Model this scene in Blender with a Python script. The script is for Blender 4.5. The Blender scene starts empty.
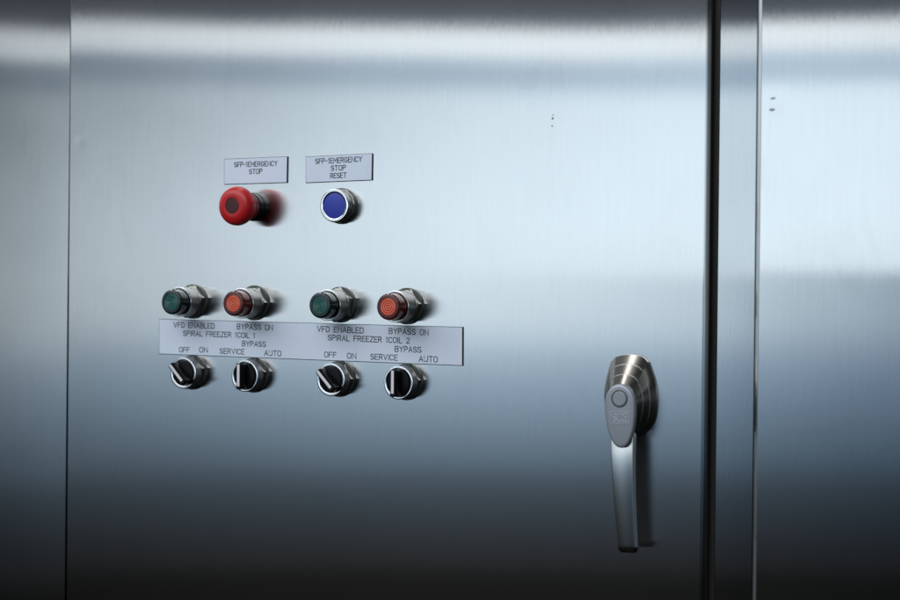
import bpy, bmesh, math, random
from mathutils import Vector, Matrix, noise

random.seed(7)
S = bpy.context.scene
MM = 0.001
PI = math.pi

# ------------------------------------------------------------------ camera
cam_d = bpy.data.cameras.new('camera')
cam = bpy.data.objects.new('camera', cam_d)
S.collection.objects.link(cam)
S.camera = cam
cam_d.sensor_width = 36.0
cam_d.lens = 1769.3 / 900 * 36.0
cam_d.shift_y = -15.84 / 900
cam_d.clip_start = 0.02
cam_d.clip_end = 200.0
cam_d.dof.use_dof = True
cam_d.dof.focus_distance = 1.82
cam_d.dof.aperture_fstop = 4.8
_yaw, _pit, _rol = math.radians(27.598), math.radians(-0.5733), math.radians(0.538)
_f = Vector((-math.sin(_yaw), math.cos(_yaw), 0))
_r = Vector((math.cos(_yaw), math.sin(_yaw), 0))
_u = Vector((0, 0, 1))
_f, _u = _f * math.cos(_pit) + _u * math.sin(_pit), _u * math.cos(_pit) - _f * math.sin(_pit)
_r, _u = _r * math.cos(_rol) + _u * math.sin(_rol), _u * math.cos(_rol) - _r * math.sin(_rol)
_m = Matrix(((_r.x, _u.x, -_f.x), (_r.y, _u.y, -_f.y), (_r.z, _u.z, -_f.z)))
cam.matrix_world = Matrix.Translation((0, -1.6, 0)) @ _m.to_4x4()

# ------------------------------------------------------------------ view
S.view_settings.view_transform = 'Standard'
S.view_settings.look = 'None'
S.view_settings.exposure = 0.0
S.view_settings.gamma = 1.0
S.cycles.max_bounces = 8
S.cycles.glossy_bounces = 5
S.cycles.sample_clamp_indirect = 6.0

# ------------------------------------------------------------------ world: the plant room the steel mirrors
W = bpy.data.worlds.new('World')
S.world = W
W.use_nodes = True
nt = W.node_tree
nt.nodes.clear()


def N(t, kind, **kw):
    n = t.nodes.new(kind)
    for k, v in kw.items():
        setattr(n, k, v)
    return n


def ramp_set(node, stops, interp='LINEAR'):
    cr = node.color_ramp
    cr.interpolation = interp
    while len(cr.elements) > 1:
        cr.elements.remove(cr.elements[-1])
    cr.elements[0].position = stops[0][0]
    cr.elements[0].color = tuple(stops[0][1]) + (1,)
    for p, c in stops[1:]:
        e = cr.elements.new(p)
        e.color = tuple(c) + (1,)


def lin(r, g, b):
    f = lambda v: (v / 255 / 12.92) if v / 255 <= 0.04045 else ((v / 255 + 0.055) / 1.055) ** 2.4
    return (f(r), f(g), f(b))


tc = N(nt, 'ShaderNodeTexCoord')
sp = N(nt, 'ShaderNodeSeparateXYZ')
nt.links.new(tc.outputs['Generated'], sp.inputs[0])


def mth(t, op, a, b=None, c=None):
    n = N(t, 'ShaderNodeMath', operation=op)
    for i, v in enumerate((a, b, c)):
        if v is None:
            continue
        if isinstance(v, (int, float)):
            n.inputs[i].default_value = v
        else:
            t.links.new(v, n.inputs[i])
    return n.outputs[0]


elev = mth(nt, 'MULTIPLY', mth(nt, 'ARCSINE', sp.outputs['Z']), 180 / PI)
azi = mth(nt, 'MULTIPLY', mth(nt, 'ARCTAN2', mth(nt, 'MULTIPLY', sp.outputs['X'], -1.0),
                              mth(nt, 'MULTIPLY', sp.outputs['Y'], -1.0)), 180 / PI)
# elevation profile (degrees -> what is seen in the steel, sRGB); steel reflectance taken out below
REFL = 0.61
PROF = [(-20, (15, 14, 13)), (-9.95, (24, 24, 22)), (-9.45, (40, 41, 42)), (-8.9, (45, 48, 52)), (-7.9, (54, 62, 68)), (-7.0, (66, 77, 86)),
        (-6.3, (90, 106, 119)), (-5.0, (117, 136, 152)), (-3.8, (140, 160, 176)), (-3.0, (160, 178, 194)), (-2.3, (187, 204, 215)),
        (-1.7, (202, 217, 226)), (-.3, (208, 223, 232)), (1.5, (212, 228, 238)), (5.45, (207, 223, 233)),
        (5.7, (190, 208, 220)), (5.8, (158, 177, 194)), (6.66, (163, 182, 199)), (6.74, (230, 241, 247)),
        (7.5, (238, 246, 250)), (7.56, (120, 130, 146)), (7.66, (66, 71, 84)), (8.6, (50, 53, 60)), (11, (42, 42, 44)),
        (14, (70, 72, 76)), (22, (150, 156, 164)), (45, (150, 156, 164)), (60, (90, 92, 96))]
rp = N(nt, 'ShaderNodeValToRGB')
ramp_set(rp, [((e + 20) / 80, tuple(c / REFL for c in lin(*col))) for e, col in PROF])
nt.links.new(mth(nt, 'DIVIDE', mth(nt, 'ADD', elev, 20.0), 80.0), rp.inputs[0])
# azimuth profile: bright opening in front of the doors, darker away to the left
def az_ramp(stops, src):
    n = N(nt, 'ShaderNodeValToRGB')
    ramp_set(n, [((a + 180) / 360, c if isinstance(c, tuple) else (c, c, c)) for a, c in stops])
    nt.links.new(mth(nt, 'DIVIDE', mth(nt, 'ADD', src, 180.0), 360.0), n.inputs[0])
    return n


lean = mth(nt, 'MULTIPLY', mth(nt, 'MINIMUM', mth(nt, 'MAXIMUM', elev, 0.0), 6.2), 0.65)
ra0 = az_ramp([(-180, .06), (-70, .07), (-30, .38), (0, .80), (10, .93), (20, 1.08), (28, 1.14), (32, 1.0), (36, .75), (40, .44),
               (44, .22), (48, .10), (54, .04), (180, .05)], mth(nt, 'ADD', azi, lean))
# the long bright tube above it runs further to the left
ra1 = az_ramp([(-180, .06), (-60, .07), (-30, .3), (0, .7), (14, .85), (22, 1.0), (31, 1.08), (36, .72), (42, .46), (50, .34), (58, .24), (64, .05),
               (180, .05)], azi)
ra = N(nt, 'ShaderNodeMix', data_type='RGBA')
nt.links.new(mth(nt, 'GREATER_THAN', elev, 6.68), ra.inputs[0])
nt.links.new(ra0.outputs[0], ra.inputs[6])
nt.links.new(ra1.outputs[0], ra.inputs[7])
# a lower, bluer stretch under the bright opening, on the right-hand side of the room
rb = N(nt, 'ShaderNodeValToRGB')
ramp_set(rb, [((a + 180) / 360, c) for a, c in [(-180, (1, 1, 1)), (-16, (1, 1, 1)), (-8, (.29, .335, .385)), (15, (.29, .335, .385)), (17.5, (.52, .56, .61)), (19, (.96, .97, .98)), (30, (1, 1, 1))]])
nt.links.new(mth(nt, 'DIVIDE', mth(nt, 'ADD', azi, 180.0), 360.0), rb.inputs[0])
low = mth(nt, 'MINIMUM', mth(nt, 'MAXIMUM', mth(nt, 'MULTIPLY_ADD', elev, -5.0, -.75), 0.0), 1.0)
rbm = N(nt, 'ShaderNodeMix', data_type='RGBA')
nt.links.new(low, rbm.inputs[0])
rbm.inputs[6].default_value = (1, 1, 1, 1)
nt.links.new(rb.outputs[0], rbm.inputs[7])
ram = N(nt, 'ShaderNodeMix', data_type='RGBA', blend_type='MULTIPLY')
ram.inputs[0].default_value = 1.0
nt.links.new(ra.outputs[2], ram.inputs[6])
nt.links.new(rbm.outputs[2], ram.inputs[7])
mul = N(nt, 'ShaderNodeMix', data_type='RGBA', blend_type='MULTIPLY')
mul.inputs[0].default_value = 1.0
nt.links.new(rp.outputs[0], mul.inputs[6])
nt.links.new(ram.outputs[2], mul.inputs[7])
# tall pale glow added far to the left for the highlight on rolled door edges
lip_glow = N(nt, 'ShaderNodeValToRGB')
ramp_set(lip_glow, [((a + 180) / 360, (v * .80, v * .92, v)) for a, v in
               [(-180, 0), (64, 0), (70, 1.15), (102, 1.15), (110, 0), (180, 0)]])
nt.links.new(mth(nt, 'DIVIDE', mth(nt, 'ADD', azi, 180.0), 360.0), lip_glow.inputs[0])
wel = N(nt, 'ShaderNodeValToRGB')
ramp_set(wel, [(0, (0.02, 0.02, 0.02)), (.20, (.12, .12, .12)), (.42, (.8, .8, .8)), (.9, (1, 1, 1)), (1, (.1, .1, .1))])
nt.links.new(mth(nt, 'DIVIDE', mth(nt, 'ADD', elev, 20.0), 60.0), wel.inputs[0])
wm = N(nt, 'ShaderNodeMix', data_type='RGBA', blend_type='MULTIPLY')
wm.inputs[0].default_value = 1.0
nt.links.new(lip_glow.outputs[0], wm.inputs[6])
nt.links.new(wel.outputs[0], wm.inputs[7])
ad = N(nt, 'ShaderNodeMix', data_type='RGBA', blend_type='ADD')
ad.inputs[0].default_value = 1.0
nt.links.new(mul.outputs[2], ad.inputs[6])
nt.links.new(wm.outputs[2], ad.inputs[7])
bg = N(nt, 'ShaderNodeBackground')
bg.inputs[1].default_value = 1.0
nt.links.new(ad.outputs[2], bg.inputs[0])
out = N(nt, 'ShaderNodeOutputWorld')
nt.links.new(bg.outputs[0], out.inputs[0])


# ------------------------------------------------------------------ lamps
def area(name, loc, target, sx, sy, power, col):
    d = bpy.data.lights.new(name, 'AREA')
    d.shape = 'RECTANGLE'
    d.size, d.size_y, d.energy, d.color = sx, sy, power, col
    o = bpy.data.objects.new(name, d)
    S.collection.objects.link(o)
    o.location = loc
    o.rotation_euler = (Vector(target) - Vector(loc)).to_track_quat('-Z', 'Y').to_euler()
    return o


area('plate_fill_light', (-1.6, -2.7, 2.15), (-0.95, 0, 0), 6.0, 2.0, 120, (0.90, 0.95, 1.0))  # added unseen fill that lights the plates and buttons
area('ceiling_lamp', (-1.33, -0.45, 2.1), (-1.33, -0.45, 0), 0.17, 1.3, 9, (1.0, 0.98, 0.95)).rotation_euler = (0, 0, 0)


# ------------------------------------------------------------------ materials
def mat(name):
    m = bpy.data.materials.new(name)
    m.use_nodes = True
    m.node_tree.nodes.clear()
    return m, m.node_tree


def principled(name, col, rough=.5, metal=0.0, spec=.5, coat=0.0, noise_amt=.08, noise_scale=300, bump=0.0, rough_var=.08):
    m, t = mat(name)
    b = N(t, 'ShaderNodeBsdfPrincipled')
    o = N(t, 'ShaderNodeOutputMaterial')
    t.links.new(b.outputs[0], o.inputs[0])
    tcn = N(t, 'ShaderNodeTexCoord')
    nz = N(t, 'ShaderNodeTexNoise')
    nz.inputs['Scale'].default_value = noise_scale
    nz.inputs['Detail'].default_value = 5
    t.links.new(tcn.outputs['Object'], nz.inputs['Vector'])
    mx = N(t, 'ShaderNodeMix', data_type='RGBA')
    t.links.new(nz.outputs[0], mx.inputs[0])
    mx.inputs[6].default_value = tuple(c * (1 - noise_amt) for c in col) + (1,)
    mx.inputs[7].default_value = tuple(min(1, c * (1 + noise_amt)) for c in col) + (1,)
    t.links.new(mx.outputs[2], b.inputs['Base Color'])
    t.links.new(mth(t, 'MULTIPLY_ADD', nz.outputs[0], rough_var, rough - rough_var / 2), b.inputs['Roughness'])
    b.inputs['Metallic'].default_value = metal
    b.inputs['Specular IOR Level'].default_value = spec
    b.inputs['Coat Weight'].default_value = coat
    b.inputs['Coat Roughness'].default_value = .12
    if bump:
        bp = N(t, 'ShaderNodeBump')
        bp.inputs['Strength'].default_value = bump
        bp.inputs['Distance'].default_value = .0003
        t.links.new(nz.outputs[0], bp.inputs['Height'])
        t.links.new(bp.outputs[0], b.inputs['Normal'])
    return m


def brushed_steel(name, rough, aniso, col=(.655, .66, .665), haze=.006, grain=.042, soft=(.215, .70, .25)):
    """vertical-grain stainless sheet: long horizontal spread, sharp vertically"""
    m, t = mat(name)
    tcn = N(t, 'ShaderNodeTexCoord')
    mp = N(t, 'ShaderNodeMapping')
    mp.inputs['Scale'].default_value = (1600, 1600, 26)
    t.links.new(tcn.outputs['Object'], mp.inputs[0])
    nz = N(t, 'ShaderNodeTexNoise')
    nz.inputs['Scale'].default_value = 1
    nz.inputs['Detail'].default_value = 3
    t.links.new(mp.outputs[0], nz.inputs['Vector'])
    mp2 = N(t, 'ShaderNodeMapping')
    mp2.inputs['Scale'].default_value = (240, 240, 5)
    t.links.new(tcn.outputs['Object'], mp2.inputs[0])
    nz2 = N(t, 'ShaderNodeTexNoise')
    nz2.inputs['Scale'].default_value = 1
    nz2.inputs['Detail'].default_value = 4
    t.links.new(mp2.outputs[0], nz2.inputs['Vector'])
    # smudges
    nz3 = N(t, 'ShaderNodeTexNoise')
    nz3.inputs['Scale'].default_value = 9
    nz3.inputs['Detail'].default_value = 6
    t.links.new(tcn.outputs['Object'], nz3.inputs['Vector'])
    # faint wiped-off finger marks and drips
    mp5 = N(t, 'ShaderNodeMapping')
    mp5.inputs['Scale'].default_value = (22, 22, 9)
    t.links.new(tcn.outputs['Object'], mp5.inputs[0])
    nz5 = N(t, 'ShaderNodeTexNoise')
    nz5.inputs['Scale'].default_value = 1
    nz5.inputs['Detail'].default_value = 8
    nz5.inputs['Distortion'].default_value = .8
    t.links.new(mp5.outputs[0], nz5.inputs['Vector'])
    sm = mth(t, 'MULTIPLY', mth(t, 'MINIMUM', mth(t, 'MAXIMUM', mth(t, 'MULTIPLY_ADD', nz5.outputs[0], 6.0, -3.5), 0.0), 1.0), -.045)
    g = mth(t, 'ADD', sm, mth(t, 'ADD', mth(t, 'ADD', mth(t, 'MULTIPLY_ADD', nz.outputs[0], grain * 2, 1 - grain),
                          mth(t, 'MULTIPLY_ADD', nz2.outputs[0], grain * 1.0, -grain * .5)),
            mth(t, 'MULTIPLY_ADD', nz3.outputs[0], .14, -.07)))
    cm = N(t, 'ShaderNodeVectorMath', operation='SCALE')
    cm.inputs[0].default_value = col
    t.links.new(g, cm.inputs['Scale'])
    gl = N(t, 'ShaderNodeBsdfAnisotropic', distribution='BECKMANN')
    t.links.new(cm.outputs[0], gl.inputs['Color'])
    t.links.new(mth(t, 'MULTIPLY_ADD', nz3.outputs[0], rough * .25, rough * .875), gl.inputs['Roughness'])
    gl.inputs['Anisotropy'].default_value = aniso
    gl2 = N(t, 'ShaderNodeBsdfAnisotropic', distribution='BECKMANN')
    t.links.new(cm.outputs[0], gl2.inputs['Color'])
    gl2.inputs['Roughness'].default_value = soft[0]
    gl2.inputs['Anisotropy'].default_value = soft[1]
    tv = N(t, 'ShaderNodeCombineXYZ')
    tv.inputs[0].default_value, tv.inputs[1].default_value, tv.inputs[2].default_value = (0, 0, 1)
    t.links.new(tv.outputs[0], gl.inputs['Tangent'])
    t.links.new(tv.outputs[0], gl2.inputs['Tangent'])
    mxs = N(t, 'ShaderNodeMixShader')
    mxs.inputs[0].default_value = soft[2]
    t.links.new(gl.outputs[0], mxs.inputs[1])
    t.links.new(gl2.outputs[0], mxs.inputs[2])
    hz = N(t, 'ShaderNodeBsdfAnisotropic', distribution='GGX')
    hz.inputs['Roughness'].default_value = .45
    t.links.new(cm.outputs[0], hz.inputs['Color'])
    mx = N(t, 'ShaderNodeMixShader')
    mx.inputs[0].default_value = haze
    t.links.new(mxs.outputs[0], mx.inputs[1])
    t.links.new(hz.outputs[0], mx.inputs[2])
    bp = N(t, 'ShaderNodeBump')
    bp.inputs['Strength'].default_value = 1.0
    bp.inputs['Distance'].default_value = .000009
    mp4 = N(t, 'ShaderNodeMapping')
    mp4.inputs['Scale'].default_value = (900, 900, 60)
    t.links.new(tcn.outputs['Object'], mp4.inputs[0])
    nz4 = N(t, 'ShaderNodeTexNoise')
    nz4.inputs['Scale'].default_value = 1
    nz4.inputs['Detail'].default_value = 2
    t.links.new(mp4.outputs[0], nz4.inputs['Vector'])
    t.links.new(nz4.outputs[0], bp.inputs['Height'])
    t.links.new(bp.outputs[0], gl.inputs['Normal'])
    t.links.new(bp.outputs[0], gl2.inputs['Normal'])
    o = N(t, 'ShaderNodeOutputMaterial')
    t.links.new(mx.outputs[0], o.inputs[0])
    return m


M = {}
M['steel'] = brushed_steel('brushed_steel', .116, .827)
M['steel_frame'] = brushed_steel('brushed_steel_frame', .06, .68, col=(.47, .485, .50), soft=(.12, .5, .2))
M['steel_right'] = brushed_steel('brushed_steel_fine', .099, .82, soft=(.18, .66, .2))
M['lever'] = brushed_steel('satin_lever_steel', .22, .35, col=(.72, .70, .675), haze=.03)
M['cast'] = principled('satin_cast_metal', (.30, .288, .27), .25, 1.0, rough_var=.03, noise_amt=.04, noise_scale=120)
M['back_shade'] = principled('shaded_lever_back', (.08, .08, .08), .5, .6, noise_amt=.2)  # dark colour paints the shade behind the lever
M['badge'] = principled('grey_painted_metal', (.33, .35, .39), .42, .55, noise_amt=.06, noise_scale=900, bump=.05)
M['badge_letter'] = principled('lit_badge_letter', (.52, .54, .58), .33, .7)  # lighter than the badge: light on the raised letters put into the colour
M['chrome'] = principled('chrome', (.95, .96, .97), .10, 1.0, noise_amt=.03, noise_scale=200)
M['bezel_body'] = principled('satin_nickel', (.25, .25, .24), .40, 1.0, noise_amt=.03, noise_scale=80, rough_var=.02)
M['nut'] = principled('nickel_nut', (.24, .24, .22), .34, 1.0, noise_amt=.12, noise_scale=200, bump=.03)
M['washer'] = principled('dark_washer', (.09, .10, .09), .35, .6, noise_amt=.2, noise_scale=250)
M['black'] = principled('black_plastic', (.0045, .0045, .0055), .32, 0, spec=.18, noise_scale=500)
M['black_gloss'] = principled('black_gloss_plastic', (.012, .012, .013), .22, 0, spec=.5)
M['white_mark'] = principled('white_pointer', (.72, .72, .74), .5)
M['red'] = principled('red_plastic', (.47, .013, .015), .33, 0, spec=.38, noise_amt=.06, noise_scale=150)
M['red_skirt'] = principled('shaded_red_plastic', (.16, .008, .008), .4, 0, spec=.3)  # the head's red, darkened for the shade on its rear cone
M['dark_red'] = principled('dark_red_insert', (.050, .006, .008), .35)
M['blue'] = principled('blue_plastic', (.030, .050, .36), .42, 0, spec=.4)
M['plate_face'] = principled('engraved_plate_face', lin(213, 223, 238), .45, 0, spec=.3, noise_amt=.03, noise_scale=60)
M['plate_core'] = principled('engraved_plate_core', (.012, .012, .014), .5, 0, spec=.3)
M['ink'] = principled('engraved_letter', (.018, .018, .028), .7, 0, spec=.1)
M['pit'] = principled('corroded_pit', (.36, .37, .38), .5, .6, noise_amt=.3, noise_scale=900)
M['seal_and_shade'] = principled('dark_seal_and_shade', (.016, .014, .012), .45, 0, spec=.25)  # gasket rubber; also the painted shade on the door side
M['gap'] = principled('dark_groove', (.02, .021, .024), .6)


def lens_mat(name, shell, core):
    m, t = mat(name)
    b = N(t, 'ShaderNodeBsdfPrincipled')
    b.inputs['Base Color'].default_value = shell + (1,)
    b.inputs['Roughness'].default_value = .14
    b.inputs['Transmission Weight'].default_value = core
    b.inputs['IOR'].default_value = 1.45
    o = N(t, 'ShaderNodeOutputMaterial')
    t.links.new(b.outputs[0], o.inputs[0])
    return m


M['lens_green'] = lens_mat('green_black_lens', (.006, .020, .018), .25)
M['lens_amber'] = lens_mat('amber_lens', (.120, .016, .006), .25)
def ring_mat(name, ca, cb, pitch):
    m, t = mat(name)
    b = N(t, 'ShaderNodeBsdfPrincipled')
    o = N(t, 'ShaderNodeOutputMaterial')
    t.links.new(b.outputs[0], o.inputs[0])
    tcn = N(t, 'ShaderNodeTexCoord')
    sx = N(t, 'ShaderNodeSeparateXYZ')
    t.links.new(tcn.outputs['Object'], sx.inputs[0])
    r2 = mth(t, 'ADD', mth(t, 'MULTIPLY', sx.outputs['X'], sx.outputs['X']), mth(t, 'MULTIPLY', sx.outputs['Z'], sx.outputs['Z']))
    w = mth(t, 'SINE', mth(t, 'MULTIPLY', mth(t, 'SQRT', r2), 2 * PI / (pitch * MM)))
    k = mth(t, 'MULTIPLY_ADD', w, .5, .5)
    mx = N(t, 'ShaderNodeMix', data_type='RGBA')
    t.links.new(k, mx.inputs[0])
    mx.inputs[6].default_value = ca + (1,)
    mx.inputs[7].default_value = cb + (1,)
    t.links.new(mx.outputs[2], b.inputs['Base Color'])
    b.inputs['Roughness'].default_value = .2
    b.inputs['Coat Weight'].default_value = .5
    b.inputs['Coat Roughness'].default_value = .06
    return m


M['core_green'] = ring_mat('green_fresnel', (.008, .045, .038), (.022, .125, .105), 2.3)
M['core_amber'] = ring_mat('amber_fresnel', (.20, .018, .012), (.97, .17, .080), 2.3)
M['rim_green'] = principled('green_rim', (.028, .040, .050), .25)
M['rim_amber'] = principled('amber_rim', (.075, .035, .045), .25)


# ------------------------------------------------------------------ mesh helpers
def obj(name, bm, m, parent=None, smooth=True, angle=35, recalc=True):
    if recalc:
        bmesh.ops.recalc_face_normals(bm, faces=bm.faces)
    me = bpy.data.meshes.new(name)
    bm.to_mesh(me)
    bm.free()
    if smooth:
        me.shade_smooth()
        me.set_sharp_from_angle(angle=math.radians(angle))
    me.materials.append(m)
    o = bpy.data.objects.new(name, me)
    S.collection.objects.link(o)
    if parent:
        o.parent = parent
    return o


def thing(name, label, cat, loc=(0, 0, 0), group=None):
    o = bpy.data.objects.new(name, None)
    o.empty_display_size = .01
    S.collection.objects.link(o)
    o.location = loc
    o['label'] = label
    o['category'] = cat
    if group:
        o['group'] = group
    return o


def V(x, h, z):
    return Vector((x * MM, -h * MM, z * MM))


def lathe(bm, prof, seg=64, c=(0, 0), cap0=True, cap1=True):
    """profile of (radius, height off the panel) in mm, axis straight out of the panel"""
    rings = []
    for r, h in prof:
        if r < 1e-6:
            rings.append([bm.verts.new(V(c[0], h, c[1]))])
        else:
            rings.append([bm.verts.new(V(c[0] + r * math.cos(2 * PI * i / seg), h, c[1] + r * math.sin(2 * PI * i / seg)))
                          for i in range(seg)])
    for a, b in zip(rings, rings[1:]):
        for i in range(seg):
            j = (i + 1) % seg
            q = [a[i % len(a)], a[j % len(a)], b[j % len(b)], b[i % len(b)]]
            q = list(dict.fromkeys(q))
            if len(q) >= 3:
                bm.faces.new(q)
    if cap0 and len(rings[0]) > 1:
        bm.faces.new(rings[0])
    if cap1 and len(rings[-1]) > 1:
        bm.faces.new(list(reversed(rings[-1])))
    return bm


def loft(bm, sections):
    """sections: lists of equal length of Vector; closed loops; capped"""
    rs = [[bm.verts.new(p) for p in s] for s in sections]
    n = len(rs[0])
    for a, b in zip(rs, rs[1:]):
        for i in range(n):
            j = (i + 1) % n
            bm.faces.new((a[i], a[j], b[j], b[i]))
    bm.faces.new(rs[0])
    bm.faces.new(list(reversed(rs[-1])))
    return bm


def prism(bm, pts, h0, h1, ch=0.0):
    """outline of (x,z) mm pushed from h0 to h1, front edge chamfered by ch"""
    cx = sum(p[0] for p in pts) / len(pts)
    cz = sum(p[1] for p in pts) / len(pts)
    secs = [[V(x, h0, z) for x, z in pts]]
    if ch:
        secs.append([V(x, h1 - ch, z) for x, z in pts])

        def ins(x, z, k):
            d = math.hypot(x - cx, z - cz)
            f = max(0, (d - k) / d)
            return cx + (x - cx) * f, cz + (z - cz) * f
        for k, hh in ((ch * .3, h1 - ch * .3), (ch, h1)):
            secs.append([V(*(lambda q: (q[0], hh, q[1]))(ins(x, z, k))) for x, z in pts])
    else:
        secs.append([V(x, h1, z) for x, z in pts])
    return loft(bm, secs)


def rect(x0, z0, x1, z1):
    return [(x0, z0), (x1, z0), (x1, z1), (x0, z1)]


# ------------------------------------------------------------------ sheet-metal doors
def sheet(name, x0, x1, z0, z1, m, parent, fold_l=True, fold_r=True, disp=None, rad=3.5, radr=3.5, chamfer=False, depth=10.5, h0=0.0, step=5.0,
          dents=()):
    """one pressed steel door skin: flat face with rolled edges returning to the frame"""
    prof = []
    if fold_l:
        prof.append((x0, h0 - depth))
        if chamfer:      # broad soft-rolled lip: nearly flat slope of about a third of a right angle
            steps = [(88, 1.2), (70, .5), (52, .5)] + [(40 - 1.6 * k, .75) for k in range(9)] + [(24, .25), (4, .2)]
            tx = sum(l * math.cos(math.radians(a)) for a, l in steps)
            th = sum(l * math.sin(math.radians(a)) for a, l in steps)
            px, ph = x0, h0 - th
            prof.append((px, ph))
            for a, l in steps:
                px, ph = px + l * math.cos(math.radians(a)), ph + l * math.sin(math.radians(a))
                prof.append((px, ph))
            xs = px
        else:
            for i in range(7):
                a = PI / 2 * i / 6
                prof.append((x0 + rad - rad * math.cos(a), h0 - rad + rad * math.sin(a)))
            xs = x0 + rad
    else:
        xs = x0
    xe = x1 - radr if fold_r else x1
    n = max(2, int((xe - xs) / step))
    if fold_l:
        prof.append((xs + .35, h0))
    for i in range(1 if fold_l else 0, n + (0 if fold_r else 1)):
        prof.append((xs + (xe - xs) * i / n, h0))
    if fold_r:
        prof.append((xe - .35, h0))
    if fold_r:
        for i in range(7):
            a = PI / 2 * i / 6
            prof.append((x1 - radr + radr * math.sin(a), h0 - radr + radr * math.cos(a)))
        prof.append((x1, h0 - depth))
    # rows finer near dents
    zs = []
    z = z0
    while z < z1:
        zs.append(z)
        z += step
    zs.append(z1)
    for dx, dz, r, dd in dents:
        pass
    bm = bmesh.new()
    grid = []
    for zz in zs:
        row = []
        for x, h in prof:
            hh = h
            if disp:
                hh += disp(x, zz)
            for dx, dz, r, dd in dents:
                q = ((x - dx) ** 2 + (zz - dz) ** 2) / (r * r)
                if q < 6:
                    hh += dd * math.exp(-q * 1.6)
            row.append(bm.verts.new(V(x, hh, zz)))
        grid.append(row)
    for a, b in zip(grid, grid[1:]):
        for i in range(len(prof) - 1):
            bm.faces.new((a[i], a[i + 1], b[i + 1], b[i]))
    o = obj(name, bm, m, parent, angle=60, recalc=False)
    sd = o.modifiers.new('thickness', 'SOLIDIFY')
    sd.thickness = .0015
    sd.offset = -1
    return o


def fbm(x, z, s, seed):
    return noise.noise(Vector((x / s + seed * 7.3, z / s * .8, seed * 3.1)))


def main_disp(x, z):
    d = .10 * fbm(x, z, 330, 1) + .03 * fbm(x, z, 130, 2)
    return d


def left_disp(x, z):
    q = max(0.0, -1334 - x)
    bow = 0.6e-4 * q * q if q < 130 else 0.6e-4 * (130 * 130 + 260 * (q - 130))
    return .08 * fbm(x, z, 300, 4) + (z - 100) * -.0044 - bow


def right_disp(x, z):
    return .07 * fbm(x, z, 300, 8) + (z - 100) * .0019


# the frame behind the doors
cab = thing('control_cabinet', 'large brushed stainless steel control cabinet with tall doors, filling the whole background', 'cabinet')
bm = bmesh.new()
loft(bm, [[V(-2000, -12, -700), V(300, -12, -700), V(300, -12, 620), V(-2000, -12, 620)],
          [V(-2000, -40, -700), V(300, -40, -700), V(300, -40, 620), V(-2000, -40, 620)]])
frame = obj('frame', bm, M['steel_frame'], cab, smooth=False)
bm = bmesh.new()
loft(bm, [[V(-572, -11.9, z), V(-572, -11.0, z), V(-556.4, -11.0, z), V(-555.2, -11.2, z), V(-554.6, -11.9, z)] for z in (-690, 610)])
obj('door_gasket', bm, M['seal_and_shade'], frame, smooth=False)
door_l = sheet('door', -1960, -1332.5, -690, 610, M['steel'], cab, disp=left_disp, radr=.3)
door_l['label'] = 'plain steel door at the left edge without controls'
door_m = sheet('door', -1331.3, -561.0, -690, 610, M['steel'], cab, disp=main_disp, rad=.8, radr=4.5, step=4.0,
               dents=((-1316, 139, 7, -.10), (-1312, 147, 5, .05)))
door_m['label'] = 'wide steel door carrying the controls and the lever handle'
door_r = sheet('door', -516.4, 280, -690, 610, M['steel_right'], cab, disp=right_disp, chamfer=True, rad=9.0, step=4.0,
               dents=((-497, 153, 12, -.045), (-497, 141, 8, .02)))
door_r['label'] = 'steel door at the right with two small pits near its rolled edge'
# added dark strip: shade painted down the closing side of the wide door
bm = bmesh.new()
loft(bm, [[V(-561.2, -4.2, z), V(-560.4, -4.7, z), V(-560.2, -10.9, z), V(-561.2, -10.9, z)] for z in (-690, 610)])
obj('edge_shade', bm, M['seal_and_shade'], door_m, smooth=False)


def pit(x, z, w, h, door, up=.25, tilt=0.0, m='pit'):
    bm = bmesh.new()
    n = 14
    pts = []
    for i in range(n):
        a = 2 * PI * i / n
        k = 1 + random.uniform(-.18, .18)
        px, pz = w / 2 * k * math.cos(a), h / 2 * k * math.sin(a)
        pts.append((x + px * math.cos(tilt) - pz * math.sin(tilt), z + px * math.sin(tilt) + pz * math.cos(tilt)))
    prism(bm, pts, -.3, up, .12)
    return obj('pit', bm, M[m], door)


# ------------------------------------------------------------------ engraved lettering: single-stroke gothic
def arc(cx, cy, rx, ry, a0, a1, n=8):
    return [(cx + rx * math.cos(math.radians(a0 + (a1 - a0) * i / n)), cy + ry * math.sin(math.radians(a0 + (a1 - a0) * i / n)))
            for i in range(n + 1)]


def oval(x0, x1, y0, y1, r):
    p = arc(x1 - r, y1 - r, r, r, 0, 90, 4) + arc(x0 + r, y1 - r, r, r, 90, 180, 4) + arc(x0 + r, y0 + r, r, r, 180, 270, 4) + \
        arc(x1 - r, y0 + r, r, r, 270, 360, 4)
    return p + [p[0]]


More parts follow.
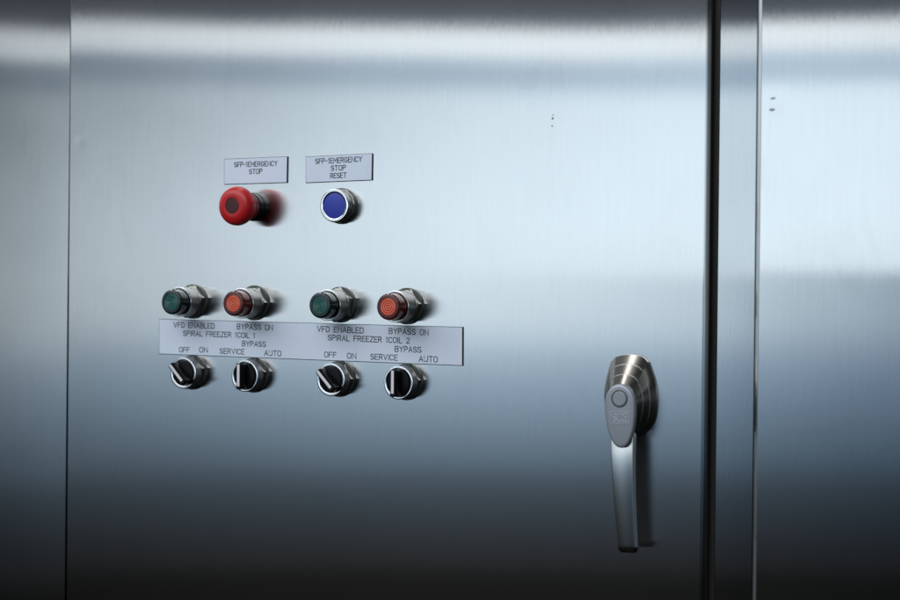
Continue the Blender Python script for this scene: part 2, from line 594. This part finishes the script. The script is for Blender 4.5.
# cell: width w, height 1; (advance, strokes)
G = {
    'A': (.62, [[(0, 0), (.31, 1), (.62, 0)], [(.11, .34), (.51, .34)]]),
    'B': (.56, [[(0, 0), (0, 1), (.34, 1)] + arc(.34, .76, .2, .24, 90, -90) + [(0, .52)], [(.34, .52)] + arc(.34, .26, .22, .26, 90, -90) + [(0, 0)]]),
    'C': (.56, [arc(.28, .72, .28, .28, 15, 180, 7) + arc(.28, .28, .28, .28, 180, 345, 7)]),
    'D': (.56, [[(0, 0), (0, 1), (.26, 1)] + arc(.26, .70, .30, .30, 90, 0, 5) + arc(.26, .30, .30, .30, 0, -90, 5) + [(0, 0)]]),
    'E': (.50, [[(.5, 0), (0, 0), (0, 1), (.5, 1)], [(0, .52), (.42, .52)]]),
    'F': (.50, [[(0, 0), (0, 1), (.5, 1)], [(0, .52), (.42, .52)]]),
    'G': (.58, [arc(.28, .72, .28, .28, 15, 180, 7) + arc(.28, .28, .28, .28, 180, 360, 7) + [(.56, .46), (.32, .46)]]),
    'I': (.06, [[(.03, 0), (.03, 1)]]),
    'L': (.46, [[(0, 1), (0, 0), (.46, 0)]]),
    'M': (.66, [[(0, 0), (0, 1), (.33, .35), (.66, 1), (.66, 0)]]),
    'N': (.58, [[(0, 0), (0, 1), (.58, 0), (.58, 1)]]),
    'O': (.58, [oval(0, .58, 0, 1, .26)]),
    'P': (.54, [[(0, 0), (0, 1), (.30, 1)] + arc(.30, .74, .24, .26, 90, -90) + [(0, .48)]]),
    'R': (.56, [[(0, 0), (0, 1), (.30, 1)] + arc(.30, .74, .24, .26, 90, -90) + [(0, .48)], [(.30, .48), (.56, 0)]]),
    'S': (.54, [arc(.27, .75, .26, .25, 20, 180, 6) + arc(.27, .75, .26, .24, 180, 270, 4) + arc(.27, .255, .27, .255, 90, 0, 4) + arc(.27, .255, .27, .255, 0, -160, 6)]),
    'T': (.56, [[(0, 1), (.56, 1)], [(.28, 1), (.28, 0)]]),
    'U': (.56, [[(0, 1), (0, .28)] + arc(.28, .28, .28, .28, 180, 360, 8) + [(.56, 1)]]),
    'V': (.60, [[(0, 1), (.30, 0), (.60, 1)]]),
    'Y': (.60, [[(0, 1), (.30, .5), (.60, 1)], [(.30, .5), (.30, 0)]]),
    'Z': (.54, [[(0, 1), (.54, 1), (0, 0), (.54, 0)]]),
    '1': (.24, [[(0, .80), (.14, 1), (.14, 0)]]),
    '2': (.52, [arc(.26, .74, .26, .26, 170, -20, 8) + [(0, 0), (.52, 0)]]),
    '-': (.34, [[(0, .5), (.34, .5)]]),
    ' ': (.40, []),
}


def stroke(bm, pts, w, h0, h1):
    """flat ribbon with square mitres along a polyline, mm coordinates"""
    n = len(pts)
    closed = n > 2 and math.dist(pts[0], pts[-1]) < 1e-6
    if closed:
        pts = pts[:-1]
        n -= 1
    L = []
    for i in range(n):
        a = pts[i - 1] if (i > 0 or closed) else None
        b = pts[(i + 1) % n] if (i < n - 1 or closed) else None
        p = pts[i]

        def nd(u, v):
            d = math.dist(u, v) or 1
            return ((v[0] - u[0]) / d, (v[1] - u[1]) / d)
        if a is None:
            d = nd(p, b)
            k = 1
        elif b is None:
            d = nd(a, p)
            k = 1
        else:
            d1, d2 = nd(a, p), nd(p, b)
            d = (d1[0] + d2[0], d1[1] + d2[1])
            l = math.hypot(*d) or 1
            d = (d[0] / l, d[1] / l)
            k = min(2.2, 1 / max(.2, d[0] * d1[0] + d[1] * d1[1]))
        nx, ny = -d[1] * w / 2 * k, d[0] * w / 2 * k
        ex = ey = 0
        if a is None:
            ex, ey = -d[0] * w / 2, -d[1] * w / 2
        elif b is None:
            ex, ey = d[0] * w / 2, d[1] * w / 2
        L.append(((p[0] + nx + ex, p[1] + ny + ey), (p[0] - nx + ex, p[1] - ny + ey)))
    vs = [(bm.verts.new(V(l[0], h1, l[1])), bm.verts.new(V(r[0], h1, r[1])),
           bm.verts.new(V(l[0], h0, l[1])), bm.verts.new(V(r[0], h0, r[1]))) for l, r in L]
    rng = range(n) if closed else range(n - 1)
    for i in rng:
        a, b = vs[i], vs[(i + 1) % n]
        bm.faces.new((a[0], b[0], b[1], a[1]))
        bm.faces.new((a[0], a[2], b[2], b[0]))
        bm.faces.new((a[1], b[1], b[3], a[3]))
    if not closed:
        for q in (vs[0], vs[-1]):
            bm.faces.new((q[0], q[1], q[3], q[2]))


def text_mesh(txt, xl, zl, xr, zr, height, w, h0, h1):
    """the line txt fitted between (xl,zl) and (xr,zr) = ends of its middle line, mm"""
    gap = .22
    adv = 0
    items = []
    for ch in txt:
        a, st = G[ch]
        items.append((adv, st))
        adv += a + gap
    adv -= gap
    bm = bmesh.new()
    sx = (xr - xl) / adv
    for x0, st in items:
        jz = random.uniform(-.06, .06)
        for s in st:
            pts = []
            for px, py in s:
                u = (x0 + px) * sx
                pts.append((xl + u, zl + (zr - zl) * u / (xr - xl) + (py - .5) * height + jz))
            stroke(bm, pts, w, h0, h1)
    return bm


# ------------------------------------------------------------------ nameplates
PLATE_H = 1.7


def nameplate(label, corners, lines, group=None):
    """corners tl,tr,br,bl (mm on the door)"""
    cx = sum(c[0] for c in corners) / 4
    cz = sum(c[1] for c in corners) / 4
    t = thing('nameplate', label, 'nameplate', (cx * MM, 0, cz * MM), group)
    loc = [(x - cx, z - cz) for x, z in corners][::-1]
    bm = bmesh.new()
    prism(bm, loc, .25, PLATE_H - .12)
    obj('core', bm, M['plate_core'], t, smooth=False)

    def inset(p, k):
        return (p[0] - math.copysign(k, p[0]), p[1] - math.copysign(k, p[1]))
    a = [(inset(p, .42)[0], inset(p, .42 if p[1] > 0 else .75)[1]) for p in loc]
    bm = bmesh.new()
    loft(bm, [[V(x, PLATE_H - .10, z) for x, z in a], [V(x, PLATE_H, z) for x, z in a]])
    obj('face', bm, M['plate_face'], t, smooth=False)
    for txt, xl, zl, xr, zr, h in lines:
        obj('lettering', text_mesh(txt, xl - cx, zl - cz, xr - cx, zr - cz, h, .86, PLATE_H - .05, PLATE_H + .03), M['ink'], t,
            smooth=False)
    return t


nameplate('small engraved plate reading SFP-1 EMERGENCY STOP above the red mushroom button',
          [(-1115.2, 115.0), (-1033.4, 116.2), (-1033.8, 87.9), (-1115.0, 87.0)],
          [('SFP-1EMERGENCY', -1101.6, 108.6, -1046.2, 109.0, 5.0), ('STOP', -1082, 100.7, -1065.6, 100.9, 5.0)])
nameplate('small engraved plate reading EMERGENCY STOP RESET above the blue button',
          [(-1010.3, 115.5), (-928.5, 117.4), (-928.7, 89.1), (-1010.0, 87.3)],
          [('SFP-1EMERGENCY', -997.8, 110.2, -941.0, 111.6, 5.1), ('STOP', -978.4, 102.6, -960.6, 103.1, 5.0),
           ('RESET', -979.1, 94.5, -959.8, 95.1, 5.0)])
nameplate('long engraved plate lettered for both freezer coils between the lamps and the switches',
          [(-1201.0, -61.6), (-820.7, -61.4), (-820.5, -101.0), (-1200.8, -100.9)],
          [('VFD ENABLED', -1180.9, -67.7, -1126.4, -67.7, 5.4), ('BYPASS ON', -1096.3, -67.5, -1050.3, -67.6, 5.5),
           ('SPIRAL FREEZER 1COIL 1', -1167.9, -76.6, -1073.3, -76.8, 5.3), ('BYPASS', -1089.4, -85.9, -1059.2, -85.8, 5.4),
           ('OFF', -1173.1, -94.9, -1159.4, -95.0, 5.3), ('ON', -1145.9, -94.4, -1135.2, -94.3, 5.3),
           ('SERVICE', -1118.5, -94.8, -1086.7, -94.8, 5.4), ('AUTO', -1060.5, -95.2, -1039.3, -95.2, 5.4),
           ('VFD ENABLED', -993.7, -67.5, -937.3, -67.9, 5.5), ('BYPASS ON', -906.3, -67.6, -860.2, -68.0, 5.5),
           ('SPIRAL FREEZER 1COIL 2', -980.3, -76.4, -882.0, -77.0, 5.4), ('BYPASS', -899.0, -86.0, -868.3, -86.0, 5.5),
           ('OFF', -984.6, -94.5, -970.3, -94.5, 5.3), ('ON', -956.5, -94.9, -945.9, -95.0, 5.4),
           ('SERVICE', -928.1, -95.0, -896.1, -95.0, 5.5), ('AUTO', -870.5, -95.2, -849.2, -95.3, 5.5)])


# ------------------------------------------------------------------ pilot devices
def hexnut(bm, rc, h0, h1, sides=6, rot=.0, ch=1.2):
    """chamfered nut: rc across corners radius"""
    n = 8
    secs = []

    def ring(hh, lim):
        pts = []
        for i in range(sides * n):
            a = 2 * PI * i / (sides * n) + rot
            seg = 2 * PI / sides
            b = ((a - rot) % seg) - seg / 2
            r = rc * math.cos(seg / 2) / math.cos(b)
            r = min(r, lim)
            pts.append(V(r * math.cos(a), hh, r * math.sin(a)))
        return pts
    flat = rc * math.cos(PI / sides)
    secs = [ring(h0, flat + .3), ring(h0 + ch * .5, rc), ring(h1 - ch, rc), ring(h1 - ch * .5, (rc + flat) / 2 + .2), ring(h1, flat - .2)]
    return loft(bm, secs)


def mounting(t, nut_top, sides=6, rot=.2):
    bm = bmesh.new()
    lathe(bm, [(18.9, .25), (19.0, .6), (19.0, 1.9), (18.6, 2.4), (17, 2.5)])
    obj('washer', bm, M['washer'], t)
    bm = bmesh.new()
    hexnut(bm, 18.6, 2.5, nut_top, sides, rot)
    obj('lock_nut', bm, M['nut'], t, angle=20)


def bezel(t, r, h0, h1, bore, depth, name='bezel', flare=0.0):
    bm = bmesh.new()
    lathe(bm, [(r + flare, h0), (r + flare * .6, (h0 + h1) / 2 - 1), (r, h1 - 2.2), (r, h1 - .45), (r - .1, h1 - .2), (bore + .3, h1 - .2),
               (bore, h1 - .2), (bore, h1 - depth), (0, h1 - depth)], seg=96, cap0=False)
    o = obj(name, bm, M['bezel_body'], t)
    bm = bmesh.new()
    lathe(bm, [(r - .05, h1 - .25), (r - .1, h1 - .08), (r - .3, h1), (bore + .25, h1), (bore, h1 - .15), (bore, h1 - .9)], seg=96, cap0=False,
          cap1=False)
    obj('bezel_ring', bm, M['chrome'], o)
    return o


def pilot_light(label, x, z, kind, rot):
    t = thing('pilot_light', label, 'pilot light', (x * MM, 0, z * MM), 'pilot lights above the long plate')
    mounting(t, 10.5, 6, rot)
    bezel(t, 16.2, 10.2, 26.5, 14.2, 3.0)
    bm = bmesh.new()
    R = 13.6
    lathe(bm, [(R, 23.6), (R, 38.6), (R - .25, 39.8), (R - .9, 40.6), (R - 1.9, 41.0), (9.8, 41.0), (9.4, 40.5), (0, 40.5)], seg=96)
    lens = obj('lens', bm, M['lens_' + kind], t)
    # front ring band and the fresnel disc
    bm = bmesh.new()
    lathe(bm, [(R - 2.0, 41.02), (R - 2.2, 41.12), (9.9, 41.12), (9.6, 40.9)], seg=96, cap0=False, cap1=False)
    obj('lens_rim', bm, M['rim_' + kind], lens)
    prof = []
    rr = 9.3
    prof.append((rr, 40.45))
    k = 0
    while rr > 1.0:
        prof += [(rr, 40.75), (rr - .5, 40.9), (rr - .75, 40.9), (rr - 1.25, 40.75)]
        rr -= 1.45
    prof.append((0, 40.7))
    bm = bmesh.new()
    lathe(bm, prof, seg=96)
    obj('fresnel_disc', bm, M['core_' + kind], lens, angle=80)
    # index tab on top of the lens, white as a painted highlight
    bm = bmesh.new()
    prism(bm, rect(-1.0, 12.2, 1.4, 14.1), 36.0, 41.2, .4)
    obj('tab_highlight', bm, M['white_mark'], lens, smooth=False)
    return t


def selector(label, x, z, ang, rot):
    t = thing('selector_switch', label, 'selector switch', (x * MM, 0, z * MM), 'selector switches below the long plate')
    mounting(t, 9.0, 6, rot)
    bezel(t, 17.1, 8.8, 18.2, 14.2, 2.4, flare=.5)
    bm = bmesh.new()
    lathe(bm, [(13.6, 15.7), (13.6, 17.8), (13.0, 18.6), (11.5, 19.0), (0, 19.0)], seg=72)
    knob = obj('knob', bm, M['black'], t)
    ca, sa = math.cos(ang), math.sin(ang)      # ang = clockwise-positive? measured anticlockwise from straight up

    def rt(px, pz):
        return (px * ca - pz * sa, px * sa + pz * ca)
    pts = []
    w0, l0 = 3.8, 14.0
    for (sx_, sz_) in ((1, -1), (1, 1), (-1, 1), (-1, -1)):
        a0 = {(1, -1): 270, (1, 1): 0, (-1, 1): 90, (-1, -1): 180}[(sx_, sz_)]
        for i in range(5):
            a = math.radians(a0 + 90 * i / 4)
            pts.append((sx_ * (w0 - 1.6) + 1.6 * math.cos(a), sz_ * (l0 - 1.6) + 1.6 * math.sin(a)))

    def sec(h, kx, kz):
        return [V(*(lambda q: (q[0], h, q[1]))(rt(px * kx, pz * kz))) for px, pz in pts]
    bm = bmesh.new()
    loft(bm, [sec(17, 1.2, .90), sec(20, 1.08, .95), sec(28.0, .92, 1.0), sec(29.6, .82, .985), sec(30.2, .70, .96)])
    obj('grip', bm, M['black'], knob)
    bm = bmesh.new()
    q = [rt(px, pz) for px, pz in rect(-1.55, -10.4, 1.55, 13.0)]
    prism(bm, q, 29.4, 30.45)
    obj('pointer', bm, M['white_mark'], knob, smooth=False)
    return t


XA, XB, XC, XD = -1155.8, -1074.8, -966.6, -885.7
ZL, ZS = -41.5, -119.8
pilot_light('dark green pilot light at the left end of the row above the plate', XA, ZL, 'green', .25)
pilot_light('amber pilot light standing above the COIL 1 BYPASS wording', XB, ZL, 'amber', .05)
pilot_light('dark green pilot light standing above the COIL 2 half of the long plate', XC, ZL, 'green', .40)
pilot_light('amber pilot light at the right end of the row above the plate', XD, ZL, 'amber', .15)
selector('black selector switch turned to OFF below the COIL 1 lettering, leftmost of the row', XA, ZS, math.radians(44), .30)
selector('black selector switch with upright white pointer below the COIL 1 SERVICE and AUTO lettering', XB, ZS, math.radians(0), .25)
selector('black selector switch turned to OFF below the COIL 2 lettering', XC, ZS, math.radians(44), .05)
selector('black selector switch with upright white pointer at the right end of the row', XD, ZS, math.radians(0), .15)

# emergency stop
t = thing('emergency_stop_button', 'red mushroom emergency stop button below the small left plate', 'emergency stop',
          (-1076.8 * MM, 0, 62.4 * MM))
bm = bmesh.new()
lathe(bm, [(15.4, .25), (15.4, 2.0), (15.0, 2.4), (15.0, 8.6), (13.6, 9.2)])
obj('collar', bm, M['black'], t)
bm = bmesh.new()
lathe(bm, [(18.0, 22.4), (19.5, 26.0), (20.4, 28.2), (20.9, 30.5), (20.9, 33.0), (20.5, 35.2),
           (19.6, 37.4), (18.0, 39.3), (15.8, 40.6), (13.0, 41.4), (9.4, 41.8), (8.7, 41.6), (8.6, 40.9), (0, 40.9)], seg=96)
head = obj('mushroom_head', bm, M['red'], t, angle=45)
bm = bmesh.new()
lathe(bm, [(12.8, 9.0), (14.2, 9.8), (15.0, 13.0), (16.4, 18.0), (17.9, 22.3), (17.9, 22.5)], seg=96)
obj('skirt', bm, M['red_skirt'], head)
bm = bmesh.new()
lathe(bm, [(8.5, 40.85), (8.5, 41.3), (8.1, 41.6), (0, 41.8)], seg=64)
obj('centre_cap', bm, M['dark_red'], head)

# blue reset
t = thing('push_button', 'blue reset push button in a bright chrome ring below the right small plate', 'push button',
          (-965.9 * MM, 0, 62.5 * MM))
mounting(t, 8.0, 12, .1)
bezel(t, 17.1, 7.8, 15.6, 13.8, 3.0, flare=.5)
bm = bmesh.new()
lathe(bm, [(13.5, 12.8), (13.5, 14.6), (13.2, 15.1), (12.6, 15.3), (0, 15.3)], seg=96)
obj('button_cap', bm, M['blue'], t)

# ------------------------------------------------------------------ lever handle on the door
HX, HZ = -637.0, -122.0
handle_tilt = math.radians(2.6)


def tilt(x, z):
    c, s = math.cos(handle_tilt), math.sin(handle_tilt)
    return x * c - z * s, x * s + z * c


def catmull(pts, n, closed_sharp=()):
    """closed Catmull-Rom through pts, with chosen points kept sharp"""
    N_ = len(pts)
    outp = []
    for i in range(N_):
        p0, p1, p2, p3 = pts[i - 1], pts[i], pts[(i + 1) % N_], pts[(i + 2) % N_]
        if i in closed_sharp:
            p0 = (2 * p1[0] - p2[0], 2 * p1[1] - p2[1])
        if (i + 1) % N_ in closed_sharp:
            p3 = (2 * p2[0] - p1[0], 2 * p2[1] - p1[1])
        for k in range(n):
            u = k / n
            f = lambda a, b, c, d: .5 * (2 * b + (c - a) * u + (2 * a - 5 * b + 4 * c - d) * u * u + (3 * b - a - 3 * c + d) * u ** 3)
            outp.append((f(p0[0], p1[0], p2[0], p3[0]), f(p0[1], p1[1], p2[1], p3[1])))
    return outp


base_out = catmull([(0, 38.5), (-13, 36.5), (-19.5, 31), (-26, 10), (-27, -8), (-23, -27), (-12, -39), (0, -42), (12, -39), (23, -27), (27, -8),
                    (26, 10), (19.5, 31), (13, 36.5)], 8, (2, 12))
top_out = catmull([(0, 11.5), (-8, 9.4), (-12.2, 5.5), (-15.3, -3), (-15.2, -10), (-13.0, -22), (-8.5, -36), (0, -41), (8.5, -36), (13.0, -22),
                   (15.2, -10), (15.3, -3), (12.2, 5.5), (8, 9.4)], 8, (2, 12))


def hsec(h, k, grow=0.0):
    r = []
    for (bx, bz), (tx, tz) in zip(base_out, top_out):
        x, z = bx + (tx - bx) * k, bz + (tz - bz) * k
        d = math.hypot(x, z + 8) or 1
        x, z = x * (1 + grow / d), -8 + (z + 8) * (1 + grow / d)
        x, z = tilt(x, z)
        r.append(V(x, h, z))
    return r


handle = thing('lever_handle', 'satin steel lever handle hanging down at the right edge of the wide door', 'door handle', (HX * MM, 0, HZ * MM))
bm = bmesh.new()
K = lambda h: (h - 3) / 23.2
loft(bm, [hsec(.2, 0), hsec(2.6, 0), hsec(3.2, K(3.2))] + [hsec(h, K(h), g) for h, g in
     ((10.4, 0), (10.55, .42), (10.95, .42), (11.1, 0), (18.4, 0), (18.55, .42), (18.95, .42), (19.1, 0), (26.2, 0))])
obj('escutcheon', bm, M['cast'], handle, angle=24)


def tsec(h, ins):
    r = []
    for i in range(56):
        th = 2 * PI * i / 56
        c, sn = math.cos(th), math.sin(th)
        low = sn < 0
        x = (15.7 - ins) * math.copysign(abs(c) ** (.90 if low else 1.0), c)
        z = -9.0 + sn * ((40.8 if low else 20.0) - ins)
        x, z = tilt(x - .3, z)
        r.append(V(x, h, z))
    return r


bm = bmesh.new()
loft(bm, [tsec(25.8, 0), tsec(28.6, 0), tsec(29.6, .25), tsec(30.3, .9), tsec(30.6, 1.9), tsec(30.75, 3.2)])
cover = obj('lock_badge', bm, M['badge'], handle, angle=40)
lx, lz = tilt(0, -2.6)
bm = bmesh.new()
lathe(bm, [(8.3, 30.4), (8.3, 30.95), (8.1, 31.05), (7.3, 31.05), (7.2, 30.6), (7.0, 30.4)], seg=64, c=(lx, lz), cap0=False, cap1=False)
obj('lock_ring', bm, M['gap'], cover)
bm = bmesh.new()
lathe(bm, [(6.9, 30.3), (6.9, 31.1), (6.5, 31.4), (0, 31.5)], seg=64, c=(lx, lz))
obj('lock_disc', bm, M['badge'], cover)
# embossed maker's mark: letters in a box
bm = bmesh.new()


def mark(pts, w, h0=30.5, h1=31.15):
    stroke(bm, [tilt(x, z) for x, z in pts], w, h0, h1)


x0, x1, z0, z1 = -9.8, 9.8, -26.0, -15.0
mark([(x0, z0), (x1, z0), (x1, z1), (x0, z1), (x0, z0)], .6, 30.5, 31.2)
for ch, px in (('S', -8.2), ('C', -2.6), ('E', 3.3)):
    a, st = G[ch]
    if ch == 'C':
        st = [arc(.28, .70, .28, .30, 28, 180, 7) + arc(.28, .30, .28, .30, 180, 332, 7)]
    for s in st:
        mark([(px + qx / a * 4.3, -24.2 + qz * 7.4) for qx, qz in s], .95)
obj('lettering', bm, M['badge_letter'], cover, smooth=False)

# lever
bm = bmesh.new()
secs = []
n = 40
for i in range(n + 1):
    z = -30 - (150.6 - 30) * i / n
    s = -z - 50
    h = 24.0 + math.tan(math.radians(4.2)) * 20 * (1 - math.exp(-max(0, s) / 20)) - .010 * s
    if s < 0:
        h = 24.0 + s * .06
    w = 12.2 + (9.5 - 12.2) * max(0, min(1, (s + 10) / 105)) ** .8
    th = 9.0 - 2.0 * i / n
    u = max(0, s) / 100
    xo = -.8 * u + 3.0 * u * u
    end = max(0.0, 1 - (150.6 + z) / 4.0) if z < -146.6 else 0.0     # rounded lower tip
    k = math.sqrt(max(0.0, 1 - end * end)) if end else 1.0
    sec = []
    r = 1.5
    zt = z
    w_, tk = w - (1 - k) * 2.2, th
    for cxs, chs, a0 in ((1, 1, 0), (-1, 1, 90), (-1, -1, 180), (1, -1, 270)):
        for q in range(4):
            a = math.radians(a0 + 90 * q / 3)
            lx_ = cxs * (w_ - r) + r * math.cos(a)
            # a very slight crown across the face
            hh = h - tk / 2 + chs * (tk / 2 - r) + r * math.sin(a) - (1 - k) * (2.0 if chs > 0 else -1.0)
            X, Z = tilt(lx_, zt)
            sec.append(V(X + xo - 2.0, hh, Z))
    secs.append(sec)
loft(bm, secs)
lever = obj('lever', bm, M['lever'], handle, angle=50)
lever.data.materials.append(M['back_shade'])
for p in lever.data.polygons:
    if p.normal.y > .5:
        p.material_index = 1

# ------------------------------------------------------------------ small marks on the doors
pit(-723.5, 147.6, 2.4, 2.8, door_m, .35)
pit(-723.2, 151.0, 1.6, 1.2, door_m)
pit(-724.0, 140.2, 2.0, 1.6, door_m)
pit(-963.8, 122.6, 1.1, .7, door_m)
pit(-498.6, 159.6, 5.0, 2.3, door_r, .4, .15)
pit(-499.6, 149.2, 5.4, 3.0, door_r, .4, .05)
